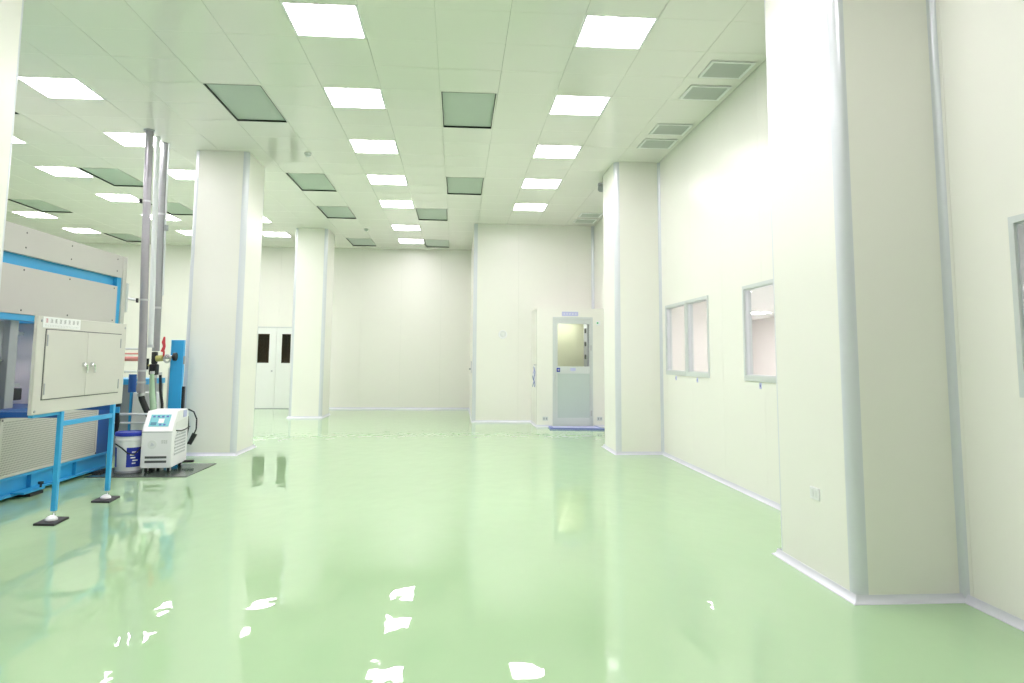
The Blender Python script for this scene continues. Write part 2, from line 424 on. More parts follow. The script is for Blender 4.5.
def pillar(x0, x1, y0, y1, label, r=.078, against=False, xi=None):
    xi = xi or x1
    root = struct('pillar', 'joint', MB().box(x0+.03, x1-(0 if against else .03), y0+.03, y1-.03, 0, H+.02), label, 'pillar')
    root['_w'] = (0, 0, 0)
    t = .012; xe = x1 if against else x1-r
    MB().box(x0+r, xe, y0, y0+t, 0, H+.01).build('wall_panel', 'panel', root, smooth=False)
    MB().box(x0+r, xe, y1-t, y1, 0, H+.01).build('wall_panel', 'panel', root, smooth=False)
    MB().box(x0, x0+t, y0+r, y1-r, 0, H+.01).build('wall_panel', 'panel', root, smooth=False)
    if not against: MB().box(x1-t, x1, y0+r, y1-r, 0, H+.01).build('wall_panel', 'panel', root, smooth=False)
    for (x, y, sx, sy) in ((x0, y0, 1, 1), (x0, y1, 1, -1)) + (() if against else ((x1, y0, -1, 1), (x1, y1, -1, -1))):
        quarter(MB(), x, y, sx, sy, r, 0, H).build('corner_trim', 'trim', root)
    if against:
        quarter(MB(), xi-.0005, y0-.0005, -1, -1, .04, 0, H, concave=True).build('inside_corner_trim', 'trim', root)
        quarter(MB(), x1-.0005, y1+.0005, -1, 1, .05, 0, H, concave=True).build('inside_corner_trim', 'trim', root)
        cove_path(MB(), [(xi, y0), (x0, y0), (x0, y1), (x1, y1)][::-1]).build('base_cove', 'cove', root)
    else:
        cove_path(MB(), [(x0, y0), (x1, y0), (x1, y1), (x0, y1)], True).build('base_cove', 'cove', root)
    return root
pillar(2.51, XR, 4.43, 5.52, 'cream pillar with a power outlet, standing against the right wall', against=True, xi=XN)
pillar(2.545, XR, 11.27, 12.26, 'slim cream pillar on the right wall between the windows and the glazed door', against=True)
pillar(-4.181, -3.346, 11.27, 12.29, 'big free-standing cream pillar beside the white controller and pipes')
pillar(-4.125, -3.31, 18.03, 19.12, 'far cream pillar covering part of the white double door')
pillar(-4.16, -3.335, 4.42, 5.47, 'cream pillar with white corner strip in front of the grey machine')

# baseboards
def bb(name, pts, label): struct(name, 'cove', cove_path(MB(), pts), label, 'baseboard')
bb('baseboard_back', [(-13, YB), (D1[0]-.05, YB)], 'white cove skirting left of the double door')
bb('baseboard_back_right', [(D1[1]+.05, YB), (.39, YB), (.39, YK), (1.78, YK), (1.78, YV), (D2[0]-.02, YV)], 'white cove skirting along the far wall and wall block')
bb('baseboard_right', [(D2[1]+.02, YV), (XR, YV), (XR, 12.26)], 'white cove skirting past the slim right pillar')
bb('baseboard_right_mid', [(XR, 11.27), (XR, 5.52)], 'white cove skirting under the windows')
bb('baseboard_right_near', [(XN, 4.43), (XN, -4)], 'white cove skirting along the near right wall')

# ------------------------------------------------------------------ windows
def window(name, c, y0, y1, z0, z1, label, tagdy=None):
    root = thing(name, label, 'window', (c, (y0+y1)/2, z0), kind='structure')
    e = .05; g = MB()
    for (a, b, p, q) in ((y0, y1, z0, z0+e+.01), (y0, y1, z1-e+.01, z1), (y0, y0+e-.01, z0+e+.01, z1-e+.01), (y1-e+.01, y1, z0+e+.01, z1-e+.01)): g.box(c-.012, c+.08, a, b, p, q)
    g.build('window_frame', 'alu_light', root)
    g = MB(); i = .012
    for (a, b, p, q) in ((y0+.04, y1-.04, z0+.06, z0+.06+i), (y0+.04, y1-.04, z1-.04-i, z1-.04), (y0+.04, y0+.04+i, z0+.07, z1-.05), (y1-.04-i, y1-.04, z0+.07, z1-.05)): g.box(c+.005, c+.06, a, b, p, q)
    g.build('glazing_bead', 'alu', root)
    MB().box(c+.035, c+.041, y0+.04, y1-.04, z0+.06, z1-.04).build('pane', 'glass', root)
    if tagdy is not None:
        s = MB().box(c-.006, c, tagdy-.022, tagdy+.022, z0-.075, z0-.01).build('notice_tag', 'lilac', root)
        MB().box(c-.008, c-.006, tagdy-.012, tagdy+.012, z0-.055, z0-.03).build('tag_print', 'matblue', s)
window('window_1', XR, *WIN['window_1'], *WZ, 'window beside the slim right pillar, half of a pair', 10.55)
window('window_2', XR, *WIN['window_2'], *WZ, 'window next to another one, farther from the slim pillar', 9.6)
window('window_3', XR, *WIN['window_3'], *WZ, 'single window partly covered by the outlet pillar, lamp seen inside', 7.56)
window('window_4', XN, *WN, *WZN, 'window with grey metal frame in the near right wall')

# room beyond the windows
RX, RH = 8.7, 2.68
struct('floor_side_room', 'roomceil', MB().box(3.39, RX, 2, 20.5, 0, .006), 'pale grey floor of the room behind the windows', 'floor')
struct('ceiling_side_room', 'roomceil', MB().box(3.39, RX, 2, 20.5, RH, RH+.05), 'low pale ceiling of the room behind the windows', 'ceiling')
struct('wall_side_room', 'roomwall', MB().box(RX, RX+.06, 2, 20.5, 0, RH), 'far pinkish wall of the room behind the windows', 'wall')
struct('wall_side_room_end', 'roomwall', MB().box(3.39, RX, 20.5, 20.56, 0, RH), 'end wall of the room behind the windows', 'wall')
struct('wall_side_room_near', 'roomwall', MB().box(3.39, RX, 1.94, 2, 0, RH), 'near end wall of the room behind the windows', 'wall')
struct('wall_side_room_partition', 'roomwall', MB().box(3.39, 5.3, 14.0, 14.08, 0, RH), 'pinkish partition seen through the pair of windows', 'wall')
def room_lamp(x, y, lab, first=[None]):
    if first[0] is None:
        t = thing('side_room_light', 'square light panel on the low ceiling seen through the window', 'light', (x, y, RH), group='lights of the side room')
        MB().box(-.36, .36, -.36, .36, -.012, 0).build('frame', 'white', t, local=True)
        MB().box(-.33, .33, -.33, .33, -.016, -.0125).build('diffuser', 'roomlamp', t, local=True); first[0] = t
    else: t = copy_tree(first[0]); t.location = (x, y, RH); t['label'] = 'added hidden light panel of the side room ' + lab
for x, y, l in ((7.35, 17.2, ''), (4.65, 12.0, 'by the partition'), (6.3, 16.4, 'behind the partition'), (7.35, 11.2, 'by the middle of the back wall'), (7.9, 14.6, 'farther along the back wall'), (5.8, 9.8, 'across from the pair'), (5.0, 7.2, 'by the single window'), (7.5, 8.0, 'across from the single window'), (6.6, 19.0, 'before the end wall'), (8.2, 16.2, 'in the far corner'), (5.2, 4, 'by the near window'), (7.35, 4.5, 'in the near corner')): room_lamp(x, y, l)  # panels after the first are added out of sight to brighten the room

# ------------------------------------------------------------------ doors
def strokes(mb, put, u0, v0, w_, h_, seed, n=5):
    """a small glyph of strokes; put(u, v) -> 3-D point on the surface"""
    r = random.Random(seed); th = h_*.09
    for k in range(n):
        if k % 2 == 0: v = v0+h_*(k+.5)/n; a, b = u0+w_*r.uniform(0, .15), u0+w_*r.uniform(.8, 1); mb.quad(put(a, v-th/2), put(b, v-th/2), put(b, v+th/2), put(a, v+th/2))
        else: u = u0+w_*r.uniform(.2, .8); a, b = v0+h_*r.uniform(0, .2), v0+h_*r.uniform(.7, 1); mb.quad(put(u-th/2, a), put(u+th/2, a), put(u+th/2, b), put(u-th/2, b))
# door_1: white double door with two narrow dark panes
d1 = thing('door_1', 'white double door with two narrow dark glass panes in far wall', 'door', ((D1[0]+D1[1])/2, YB, 0), kind='structure')
g = MB(); x0, x1, zt = D1[0], D1[1], D1[3]
for (a, b, p, q) in ((x0, x0+.03, 0, zt), (x1-.03, x1, 0, zt), (x0+.03, x1-.03, zt-.03, zt)): g.box(a, b, YB-.012, YB+.07, p, q)
g.build('door_frame', 'alu_light', d1)
mid = -5.268
for (a, b, p, q) in ((x0+.035, mid-.004, -5.80, -5.47), (mid+.004, x1-.035, -5.115, -4.86)):
    lf = MB()
    for r in cut(a, b, .018, zt-.035, [(p, q, 1.32, 2.165)]): lf.box(r[0], r[1], YB-.004, YB+.04, r[2], r[3])
    l = lf.build('leaf', 'doorwhite', d1, smooth=False)
    MB().box(p, q, YB+.012, YB+.018, 1.32, 2.165).build('pane', 'glass_dark', l)
k = MB().tube([(-5.36, YB-.005, 1.086), (-5.36, YB-.05, 1.086)], [.018, .028], 14).build('knob', 'steel', d1)
MB().box(x0+.03, x1-.03, YB-.006, YB+.03, 0, .016).build('threshold', 'machgrey', d1)
struct('wall_behind_door', 'brownroom', MB().box(-6.1, -4.4, YB+.6, YB+.65, 0, 2.7), 'dark brown space behind the double door panes', 'wall')
# door_2: half-glazed aluminium door
d2 = thing('door_2', 'grey aluminium door, upper half glazed, with blue mat in front', 'door', (2.59, YV, 0), kind='structure')
g = MB(); x0, x1, zt = D2[0], D2[1], D2[3]
for (a, b, p, q) in ((x0, x0+.045, 0, zt), (x1-.045, x1, 0, zt), (x0+.045, x1-.045, zt-.045, zt)): g.box(a, b, YV-.02, YV+.05, p, q)
g.build('door_frame', 'alu_light', d2)
a, b, zb, zt = x0+.05, x1-.05, .02, zt-.05
gx0, gx1, gz0, gz1 = 2.245, 2.965, 1.335, 2.285
lf = MB()
for r in cut(a, b, zb, zt, [(gx0, gx1, gz0, gz1), (gx0, gx1, .20, 1.175)]): lf.box(r[0], r[1], YV-.005, YV+.035, r[2], r[3])
leaf = lf.build('leaf', 'alu_light', d2, smooth=False)
MB().box(gx0, gx1, YV+.01, YV+.02, .20, 1.175).build('lower_panel', 'doorgrey', leaf)
MB().box(gx0, gx1, YV+.012, YV+.018, gz0, gz1).build('pane', 'glass', leaf)
MB().box(2.225, 2.30, YV-.014, YV-.005, 1.21, 1.30).build('lock_plate', 'navy', leaf)
MB().tube([(2.262, YV-.014, 1.255), (2.262, YV-.05, 1.255)], .02, 12).build('door_knob', 'steel', d2)
MB().box(2.53, 2.65, YV-.008, YV-.005, 1.235, 1.30).build('door_label', 'lilac', leaf)
MB().tube([(2.17, YV-.03, 1.20), (2.17, YV-.045, 1.10), (2.17, YV-.03, 1.00)], .012, 8).build('pull_handle', 'alu', d2)
for z in (.30, 1.75): MB().box(2.985, 3.015, YV-.028, YV-.005, z-.06, z+.06).build('hinge', 'steel', d2)
t = thing('door_sign', 'small lilac sign fixed above the glazed door', 'sign', (2.53, YV, 2.5))
MB().box(2.345, 2.71, YV-.012, YV, 2.46, 2.555).build('board', 'lilac', t)
g = MB()
for k in range(5): strokes(g, lambda u, v: (u, YV-.0135, v), 2.375+.065*k, 2.485, .045, .045, 40+k)
g.build('lettering', 'white', t, smooth=False)
t = thing('call_button', 'small switch box with green light right of the glazed door', 'switch', (3.16, YV, 2.31))
MB().box(3.115, 3.215, YV-.02, YV, 2.255, 2.36).build('housing', 'white', t, bevel=.006)
MB().tube([(3.15, YV-.02, 2.308), (3.15, YV-.026, 2.308)], .02, 14).build('indicator', 'green', t)
for x, n in ((1.97, 'left'), (3.19, 'right')):
    t = thing('wall_outlet', 'low wall outlet on the hinge side of the glazed door' if n == 'right' else 'low wall outlet on the handle side of the glazed door', 'outlet', (x, YV, .2), group='outlets by the door')
    MB().box(x-.06, x+.06, YV-.01, YV, .14, .225).build('cover_plate', 'alu_light', t, bevel=.003)
    for d in (-.028, .028): MB().box(x+d-.014, x+d+.014, YV-.0115, YV-.01, .16, .205).build('socket', 'machgrey', t)
t = thing('door_mat', 'thin purple-blue mat lying in front of the glazed door', 'mat', (2.6, 15.4, 0))
MB().prism([(2.03, 15.70, 0), (3.10, 15.74, 0), (3.16, 15.14, 0), (2.01, 15.30, 0)][::-1], (0, 0, .030)).build('pad', 'matblue', t)
MB().prism([(2.10, 15.66, .0302), (3.04, 15.70, .0302), (3.08, 15.22, .0302), (2.09, 15.35, .0302)][::-1], (0, 0, .003)).build('top_sheet', 'lilac', t)

t = thing('airlock_fill_light', 'added fill light inside the small airlock behind the glazed door', 'light', (2.5, 16.4, 2.59))  # unseen lamp, added to brighten the airlock behind the glass
MB().box(2.2, 2.8, 16.2, 16.6, 2.575, 2.6).build('frame', 'white', t)
MB().box(2.23, 2.77, 16.23, 16.57, 2.570, 2.5745).build('diffuser', 'airlock_fill', t)

# round wall fitting, strips on the corner
t = thing('wall_speaker', 'small round white speaker high on the wall block', 'speaker', (1.085, YK, 2.07))
MB().lathe([(.105, 0), (.105, .012), (.09, .02), (.075, .012), (.07, .008)], n=36).build('ring', 'white', t, local=True)
MB().lathe([(.069, 0), (.069, .009), (.05, .013), (.02, .02)], n=30).build('grille', 'palegrey', t, local=True)
for c in t.children: c.rotation_euler = (math.pi/2, 0, 0)
t = thing('hanging_strips', 'blue and white strips hanging from a hook on the door surround corner', 'strips', (1.74, 15.9, 1.3))
MB().tube([(1.78, 15.9, 1.36), (1.735, 15.9, 1.36), (1.725, 15.9, 1.38)], .008, 8).build('hook', 'steel', t)
for (y, m, z, zz, wd) in ((15.90, 'matblue', 1.31, .87, .05), (15.95, 'white', 1.36, .93, .05), (16.06, 'lilac', 1.33, .95, .06), (16.13, 'blue_dark', 1.22, .87, .035)):
    g = MB(); N = 8; P = []
    for j in range(N+1):
        zc = z+(zz-z)*j/N; P.append((1.735+.012*math.sin(j*1.3+y*9), zc))
    poly = [(a-.006, y-wd/2, c) for a, c in P] + [(a+.006, y-wd/2, c) for a, c in P[::-1]]
    g.prism(poly, (0, wd, 0)); g.build('strip', m, t)
t = thing('door_latch', 'small dark latch on the narrow side of the wall block', 'latch', (.38, 19.5, 1.2))
MB().box(.365, .39, 18.6, 18.68, 1.12, 1.42).build('back_plate', 'alu', t)
MB().box(.32, .365, 18.6, 18.64, 1.2, 1.24).build('lever', 'machgrey', t)
# outlet on the near pillar
t = thing('wall_outlet', 'white double power outlet on the near right pillar', 'outlet', (2.51, 4.9, .58))
MB().box(2.499, 2.51, 4.838, 4.962, .538, .622).build('cover_plate', 'white', t, bevel=.003)
for y in (4.872, 4.928): MB().box(2.4975, 2.499, y-.02, y+.02, .556, .604).build('socket', 'palegrey', t, bevel=.001)

# ------------------------------------------------------------------ grey industrial machine
XM = -4.61; MY0, MY1 = 5.6, 10.16
mc = thing('industrial_machine', 'large grey-beige industrial machine with blue stripes and blue base', 'machine', (-5.5, 8, 0))
# base beam: web and flanges
g = MB().box(-6.6, XM-.05, MY0, 10.05, .03, .235).box(XM-.05, XM, MY0, 10.05, .205, .235).box(XM-.05, XM+.02, MY0, 10.05, .03, .05)
base = g.build('base_beam', 'blue', mc, bevel=.004)
for y in (8.28, 9.2): MB().box(XM-.05, XM-.005, y, y+.03, .05, .205).build('stiffener', 'blue', base)
MB().box(XM-.02, XM+.12, 7.95, 8.33, .045, .065).build('foot_bracket', 'blue', base)
for y in (6.6, 8.22, 9.7): MB().box(XM-.2, XM+.11, y-.14, y+.1, 0, .03).build('foot_pad', 'rubber', base)
MB().tube([(XM+.10, 8.28, .065), (XM+.10, 8.28, .10)], .012, 10).build('levelling_bolt', 'black', base)
MB().tube([(XM+.10, 8.28, .10), (XM+.10, 8.28, .125)], .028, 12).build('bolt_knob', 'black', base)
# lower skirt
MB().box(-6.4, XM-.06, MY0, 10.1, .235, .86).build('lower_body', 'darkgrey', mc)
pp = MB().box(XM-.03, XM-.002, 7.70, 9.62, .265, .815).build('perforated_panel', 'perforated', mc)
g = MB()
for (a, b, p, q) in ((7.66, 9.65, .24, .268), (7.66, 9.65, .812, .85), (7.66, 7.705, .268, .812), (9.61, 9.65, .268, .812)): g.box(XM-.04, XM+.004, a, b, p, q)
g.build('panel_frame', 'beige2', pp, bevel=.003)
for y, z in ((7.685, .83), (7.685, .255), (9.63, .83), (9.63, .255)): MB().tube([(XM+.003, y, z), (XM+.009, y, z)], .011, 8).build('screw', 'darkgrey', pp)
MB().box(XM-.06, XM-.015, 5.7, 7.6, .24, .85).build('lower_side_panel', 'blue_dark', mc)
MB().box(XM-.12, XM-.01, 9.68, 10.1, .235, .95).build('blue_column', 'blue_dark', mc)
MB().box(-6.4, XM+.01, MY0, 10.1, .86, .935).build('sill_beam', 'blue_dark', mc, bevel=.004)
# bay: back plate, columns, mechanism
MB().box(-6.0, -5.95, MY0, 10.0, .935, 1.93).build('bay_back_plate', 'machwhite', mc)
MB().box(-6.0, XM-.03, 8.75, 10.0, .935, 1.87).build('bay_cover', 'machwhite', mc)
for y0, y1, x0_, x1_ in ((7.88, 8.03, -4.85, -4.72), (8.10, 8.18, -5.3, -5.2), (7.2, 7.32, -5.0, -4.88)):
    MB().box(x0_, x1_, y0, y1, .935, 1.87).build('bay_column', 'machgrey', mc, bevel=.006)
MB().box(-5.2, -4.78, 6.4, 7.88, 1.45, 1.86).build('platen', 'machgrey', mc, bevel=.01)
MB().box(-5.2, -4.80, 6.4, 7.5, .935, 1.10).build('platen_base', 'machgrey', mc, bevel=.01)
MB().box(-5.1, -4.9, 7.0, 7.86, 1.0, 1.46).build('mold_block', 'black', mc, bevel=.01)
MB().tube([(-4.86, 7.62, 1.30), (-4.78, 7.62, 1.30)], [.17, .15], 24).build('nozzle_flange', 'darkgrey', mc)
MB().tube([(-4.77, 6.5, 1.44), (-4.77, 7.87, 1.44)], .018, 10).build('tie_bar', 'chrome', mc)
for z in (1.16, 1.74): MB().box(-5.2, -4.9, 8.0, 8.44, z-.02, z+.02).build('cross_bar', 'machgrey', mc)
MB().box(-5.15, -4.85, 8.06, 8.4, 1.0, 1.13).build('drive_block', 'black', mc, bevel=.01)
MB().box(-5.5, -5.3, 8.05, 8.4, 1.18, 1.42).build('gear_block', 'darkgrey', mc, bevel=.02)
MB().tube([(-5.0, 8.25, 1.2), (-5.0, 8.25, 1.34)], .05, 12).build('valve_stub', 'rubber', mc)
# upper body
MB().box(-6.4, XM-.06, 8.45, 10.06, 1.865, 2.84).build('upper_body', 'blue', mc)
MB().box(XM-.16, XM-.06, MY0, 8.45, 1.865, 2.84).build('upper_front_frame', 'blue', mc)
MB().box(XM-.06, XM-.012, 9.945, 10.06, 1.93, 2.56).build('blue_end_strip', 'blue', mc)
MB().box(XM-.06, XM-.02, MY0, 8.45, 1.865, 1.93).build('lower_blue_strip', 'blue', mc)
up_ = MB().box(XM-.05, XM, MY0, 10.06, 2.56, 2.86).build('upper_panel', 'beige', mc, bevel=.004)
mp = MB().box(XM-.05, XM, MY0, 9.945, 1.93, 2.435).build('middle_panel', 'beige', mc, bevel=.004)
MB().box(-6.4, XM+.012, 10.06, MY1, .935, 2.86).build('end_frame', 'beige2', mc, bevel=.004)
MB().box(-6.4, XM-.052, 8.45, 10.06, 2.84, 2.862).build('top_plate', 'beige', mc)
MB().box(XM-.02, XM+.03, 10.16, 10.2, 2.1, 2.5).build('end_bracket', 'alu_light', mc)
for par, pts in ((up_, [(y, z) for y in (7.85, 8.75, 9.9) for z in (2.64, 2.80)]), (mp, [(y, z) for y in (7.85, 8.75, 9.85) for z in (1.97, 2.40)])):
    for y, z in pts: MB().tube([(XM-.001, y, z), (XM+.004, y, z)], .010, 8).build('bolt', 'darkgrey', par)

# ------------------------------------------------------------------ control cabinet on blue legs
XC = -3.635
cb = thing('control_cabinet', 'beige two-door cabinet on blue legs in front of the grey machine', 'cabinet', (-3.68, 7.3, 0))
CY0, CY1, CZ0, CZ1 = 6.45, 8.115, .982, 1.842
MB().box(XC-.036, XC, CY0, CY1, CZ0, CZ1).build('body', 'beige2', cb, bevel=.006)
for (a, b, hy, hs) in ((6.578, 7.288, 7.225, 6.592), (7.292, 7.985, 7.375, 7.971)):
    g = MB().box(XC, XC+.010, a, b, 1.112, 1.724); d = g.build('door', 'beige2', cb, bevel=.003)
    MB().box(XC+.0005, XC+.004, a-.008, b+.008, 1.104, 1.732).build('door_gasket', 'darkgrey', cb)
    h = MB().tube([(XC+.010, hy, 1.41), (XC+.035, hy, 1.41)], .022, 14).build('handle', 'chrome', d)
    MB().tube([(XC+.032, hy, 1.415), (XC+.034, hy+.03, 1.405), (XC+.034, hy+.038, 1.33)], .011, 8).build('handle_lever', 'chrome', d)
    for z in (1.2, 1.63): MB().box(XC+.010, XC+.014, hs-.008, hs+.008, z-.05, z+.05).build('hinge', 'machgrey', d)
for y, z in ((CY0+.04, 1.01), (CY1-.04, 1.80), (CY0+.05, 1.80)): MB().tube([(XC-.001, y, z), (XC+.005, y, z)], .012, 8).build('screw', 'machgrey', cb)
sg = MB().box(XC, XC+.004, 6.515, 7.14, 1.742, 1.838).build('sign_plate', 'white', cb); sg['label'] = 'white sign strip with a row of characters'
g = MB(); put = lambda u, v: (XC+.0052, u, v)
for k in range(1, 8): g = MB(); strokes(g, put, 6.552+.073*k, 1.787, .045, .036, k, 7); g.build('sign_character', 'inkgrey', sg, smooth=False)
g = MB(); strokes(g, put, 6.552, 1.787, .045, .036, 99, 7); g.build('sign_first_character', 'inkred', sg, smooth=False)
g = MB()
for k in range(22): strokes(g, put, 6.540+.026*k, 1.752, .017, .017, 200+k, 3)
g.build('sign_small_print', 'inkgrey', sg, smooth=False)
for y in (6.945, 7.945):
    lg = MB().box(-3.672, -3.632, y-.024, y+.024, .085, .982).build('leg', 'blue', cb, bevel=.004)
    ft = MB().tube([(-3.648, y, .03), (-3.648, y, .10)], .015, 12).build('foot_screw', 'chrome', lg)
    MB().lathe([(.05, 0), (.05, .012), (.035, .03), (.012, .04)], (-3.635, y-.06, .018), 20).build('foot_ball', 'white', lg)
    MB().prism([(-3.71, y-.21, 0), (-3.52, y-.23, 0), (-3.55, y+.07, 0), (-3.73, y+.09, 0)][::-1], (0, 0, .018)).build('foot_plate', 'rubber', lg)
    MB().box(XM+.13, -3.672, y-.022, y+.022, .925, .975).build('back_rail', 'blue_dark', cb)
MB().box(-3.668, -3.636, 6.97, 7.92, .845, .89).build('cross_rail', 'blue', cb, bevel=.003)
MB().box(-3.69, -3.65, 6.5, 6.92, .955, .982).build('end_rail', 'blue', cb)

# ------------------------------------------------------------------ dark plate, bucket, temperature controller
t = thing('floor_plate', 'thin dark glossy plate on the floor under bucket and controller', 'plate', (-3.9, 9.85, 0))
MB().box(-4.56, -3.337, 9.30, 10.42, 0, .008).build('sheet', 'plate', t)
MB().box(-4.56, -3.33, 9.293, 9.30, 0, .010).build('edge_strip', 'darkgrey', t)
bk = thing('bucket', 'white plastic bucket with dark blue lid and blue labels', 'bucket', (-4.205, 9.68, .008))
MB().lathe([(.145, 0), (.152, .012), (.166, .40), (.172, .405), (.172, .43), (.167, .435), (.168, .47)], n=40).build('body', 'white', bk, local=True)
MB().lathe([(.150, .0), (.156, .004), (.158, .03), (.154, .032)], n=40).build('base_ring', 'machgrey', bk, local=True)
MB().lathe([(.172, .465), (.180, .468), (.180, .505), (.172, .515), (.15, .515), (.145, .507), (.05, .507)], n=40).build('lid', 'navy', bk, local=True)
def band(mb, r0, r1, z0, z1, a0, a1, n=10):
    b = len(mb.v)
    for k in range(n+1):
        a = math.radians(a0+(a1-a0)*k/n)
        mb.v += [(r0*math.cos(a), r0*math.sin(a), z0), (r1*math.cos(a), r1*math.sin(a), z1)]
    for k in range(n): mb.f.append((b+2*k, b+2*k+2, b+2*k+3, b+2*k+1))
    return mb
for a0, a1 in ((-78, -8), (-215, -128)):
    lb = band(MB(), .1565, .165, .08, .325, a0, a1).build('label', 'navy', bk, local=True)
    g = MB(); r = random.Random(a0)
    for k in range(5):
        z = .12+.035*k; aa = a0+18+r.uniform(-4, 8); band(g, .1572+.00004*k+z*.0345-.0024, .1572+z*.0345-.0020, z, z+.015, aa, aa+r.uniform(15, 28), 4)
    g.build('label_print', 'white', lb, local=True)
MB().tube([(-.175, -.02, .36), (-.10, -.16, .37), (-.02, -.19, .33), (.06, -.185, .26), (.12, -.15, .24), (.16, -.08, .30), (.175, -.02, .36)], .008, 8).build('handle', 'black', bk, local=True)

tc_ = thing('temperature_controller', 'white wheeled controller box with teal control panel beside the bucket', 'controller', (-3.825, 9.56, .008), rz=math.radians(5))
W2, DP = .185, .70
pr = [(0, .065), (0, .530), (.20, .775), (.62, .775), (DP, .73), (DP, .065)]
MB().prism([(-W2, y, z) for y, z in pr], (2*W2, 0, 0)).build('housing', 'white', tc_, local=True, bevel=.008)
MB().box(-W2-.002, W2+.002, -.004, .006, .515, .522).build('front_seam', 'machgrey', tc_, local=True)
def slope(u, s, off): # u across, s along the slope 0..1
    d = Vector((0, .20, .245)); n = Vector((0, -.245, .20)).normalized(); p = Vector((u, 0, .530)) + d*s + n*off; return tuple(p)
def slab(mb, u0, u1, s0, s1, o0, o1):
    n = len(mb.v); mb.v += [slope(u0, s0, o0), slope(u1, s0, o0), slope(u1, s1, o0), slope(u0, s1, o0), slope(u0, s0, o1), slope(u1, s0, o1), slope(u1, s1, o1), slope(u0, s1, o1)]
    for q in ((3,2,1,0),(4,5,6,7),(0,1,5,4),(1,2,6,5),(2,3,7,6),(3,0,4,7)): mb.f.append(tuple(n+i for i in q))
    return mb
cp = slab(MB(), -.125, .12, .22, .80, 0, .004).build('control_panel', 'teal', tc_, local=True)
slab(MB(), -.105, -.035, .28, .42, .004, .007).build('display', 'tealdark', cp, local=True)
slab(MB(), -.02, .05, .38, .60, .004, .006).build('readout', 'white', cp, local=True)
g = MB()
for k in range(4): slab(g, -.10+.055*k, -.07+.055*k, .66, .74, .004, .007)
g.build('buttons', 'blue_dark', cp, local=True)
g = MB()
for k in range(2): slab(g, .0+.05*k, .03+.05*k, .27, .34, .004, .007)
g.build('keys', 'blue_dark', cp, local=True)
MB().tube([(-.05, -.001, .36), (-.05, -.005, .36)], .055, 24).build('round_emblem', 'palegrey', tc_, local=True)
MB().tube([(-.05, -.005, .36), (-.05, -.007, .36)], .03, 3).build('emblem_mark', 'alu', tc_, local=True)
np_ = MB().box(.055, .135, -.003, 0, .37, .42).build('nameplate', 'palegrey', tc_, local=True)
g = MB()
for k in range(3):
    for j in range(2): strokes(g, lambda u, v: (u, -.0038, v), .06+.025*k, .374+.023*j, .018, .018, 70+k*3+j, 3)
g.build('nameplate_print', 'inkgrey', np_, local=True, smooth=False)
for z in (.145, .20): MB().box(-.13, .13, -.004, .002, z-.014, z+.014).build('vent_slot', 'darkgrey', tc_, local=True)
MB().prism([(W2, .12, .20), (W2, .60, .20), (W2, .60, .47), (W2, .22, .50), (W2, .12, .42)], (.004, 0, 0)).build('side_grille', 'perfwhite', tc_, local=True)
MB().prism([(W2, .10, .535), (W2, .17, .63), (W2, .66, .66), (W2, .66, .535)], (.003, 0, 0)).build('side_panel', 'palegrey', tc_, local=True)
MB().box(W2, W2+.004, .45, .60, .67, .76).build('side_sticker', 'lilac', tc_, local=True)
for x in (-.13, .14):
    for y in (.08, .58):
        fk = MB().box(x-.03, x+.03, y-.03, y+.03, .062, .076).box(x-.025, x-.018, y-.02, y+.02, .02, .062).box(x+.018, x+.025, y-.02, y+.02, .02, .062).build('caster', 'steel', tc_, local=True)
        MB().tube([(x-.014, y, .034), (x+.014, y, .034)], .034, 20).build('wheel', 'rubber', fk, local=True)
MB().box(.0, .30, .60, .66, .045, .075).build('rear_foot_bar', 'rubber', tc_, local=True)
MB().tube([(W2, .16, .52), (W2+.012, .16, .52), (W2+.014, .22, .515), (W2+.012, .34, .50), (W2+.012, .5, .50), (W2+.014, .62, .51), (W2+.02, .72, .52)], .008, 8).build('power_cord', 'black', tc_, local=True)
MB().tube([(W2-.01, .705, .76), (W2+.06, .73, .72), (W2+.10, .74, .62), (W2+.10, .74, .48), (W2+.06, .74, .38), (W2+.0, .73, .28)], .010, 8).build('cord_loop', 'black', tc_, local=True)
MB().tube([(W2+.085, .74, .42), (W2+.02, .735, .28)], [.035, .03], 10).build('plug', 'black', tc_, local=True)
MB().tube([(W2-.02, .72, .66), (W2-.01, .73, .50), (W2-.03, .72, .36)], .02, 8).build('rear_hose', 'black', tc_, local=True)

# ------------------------------------------------------------------ service pipes, valves, hoses
PYp = 10.3
t = thing('service_pipe', 'thick dull grey duct rising to the ceiling beside the machine', 'pipe', (-4.37, PYp, 0))
MB().tube([(-4.470, PYp, H), (-4.46, PYp, 4.2), (-4.449, PYp, 3.7), (-4.431, PYp, 3.0), (-4.405, PYp, 2.28), (-4.380, PYp, 1.5), (-4.369, PYp, .99)], [.054, .054, .054, .054, .054, .054, .052], 20).build('tube', 'duct', t)
for z, x in ((3.68, -4.449), (2.27, -4.405), (1.28, -4.375), (1.12, -4.371)): MB().tube([(x, PYp, z), (x, PYp, z+.025)], .059, 20).build('band_clamp', 'steel', t)
MB().tube([(-4.478, PYp, H-.02), (-4.478, PYp, H)], .075, 20).build('ceiling_collar', 'machgrey', t)
t = thing('service_pipe', 'pale white duct between the two grey ones by the machine', 'pipe', (-4.33, 10.55, 0))
MB().tube([(-4.487, 10.62, H), (-4.469, 10.62, 3.785), (-4.449, 10.62, 3.04), (-4.424, 10.62, 2.3), (-4.413, 10.62, 1.66)], .036, 16).build('tube', 'ductwhite', t)
MB().tube([(-4.413, 10.62, 1.66), (-4.412, 10.62, 1.62)], .041, 16).build('end_ring', 'alu', t)
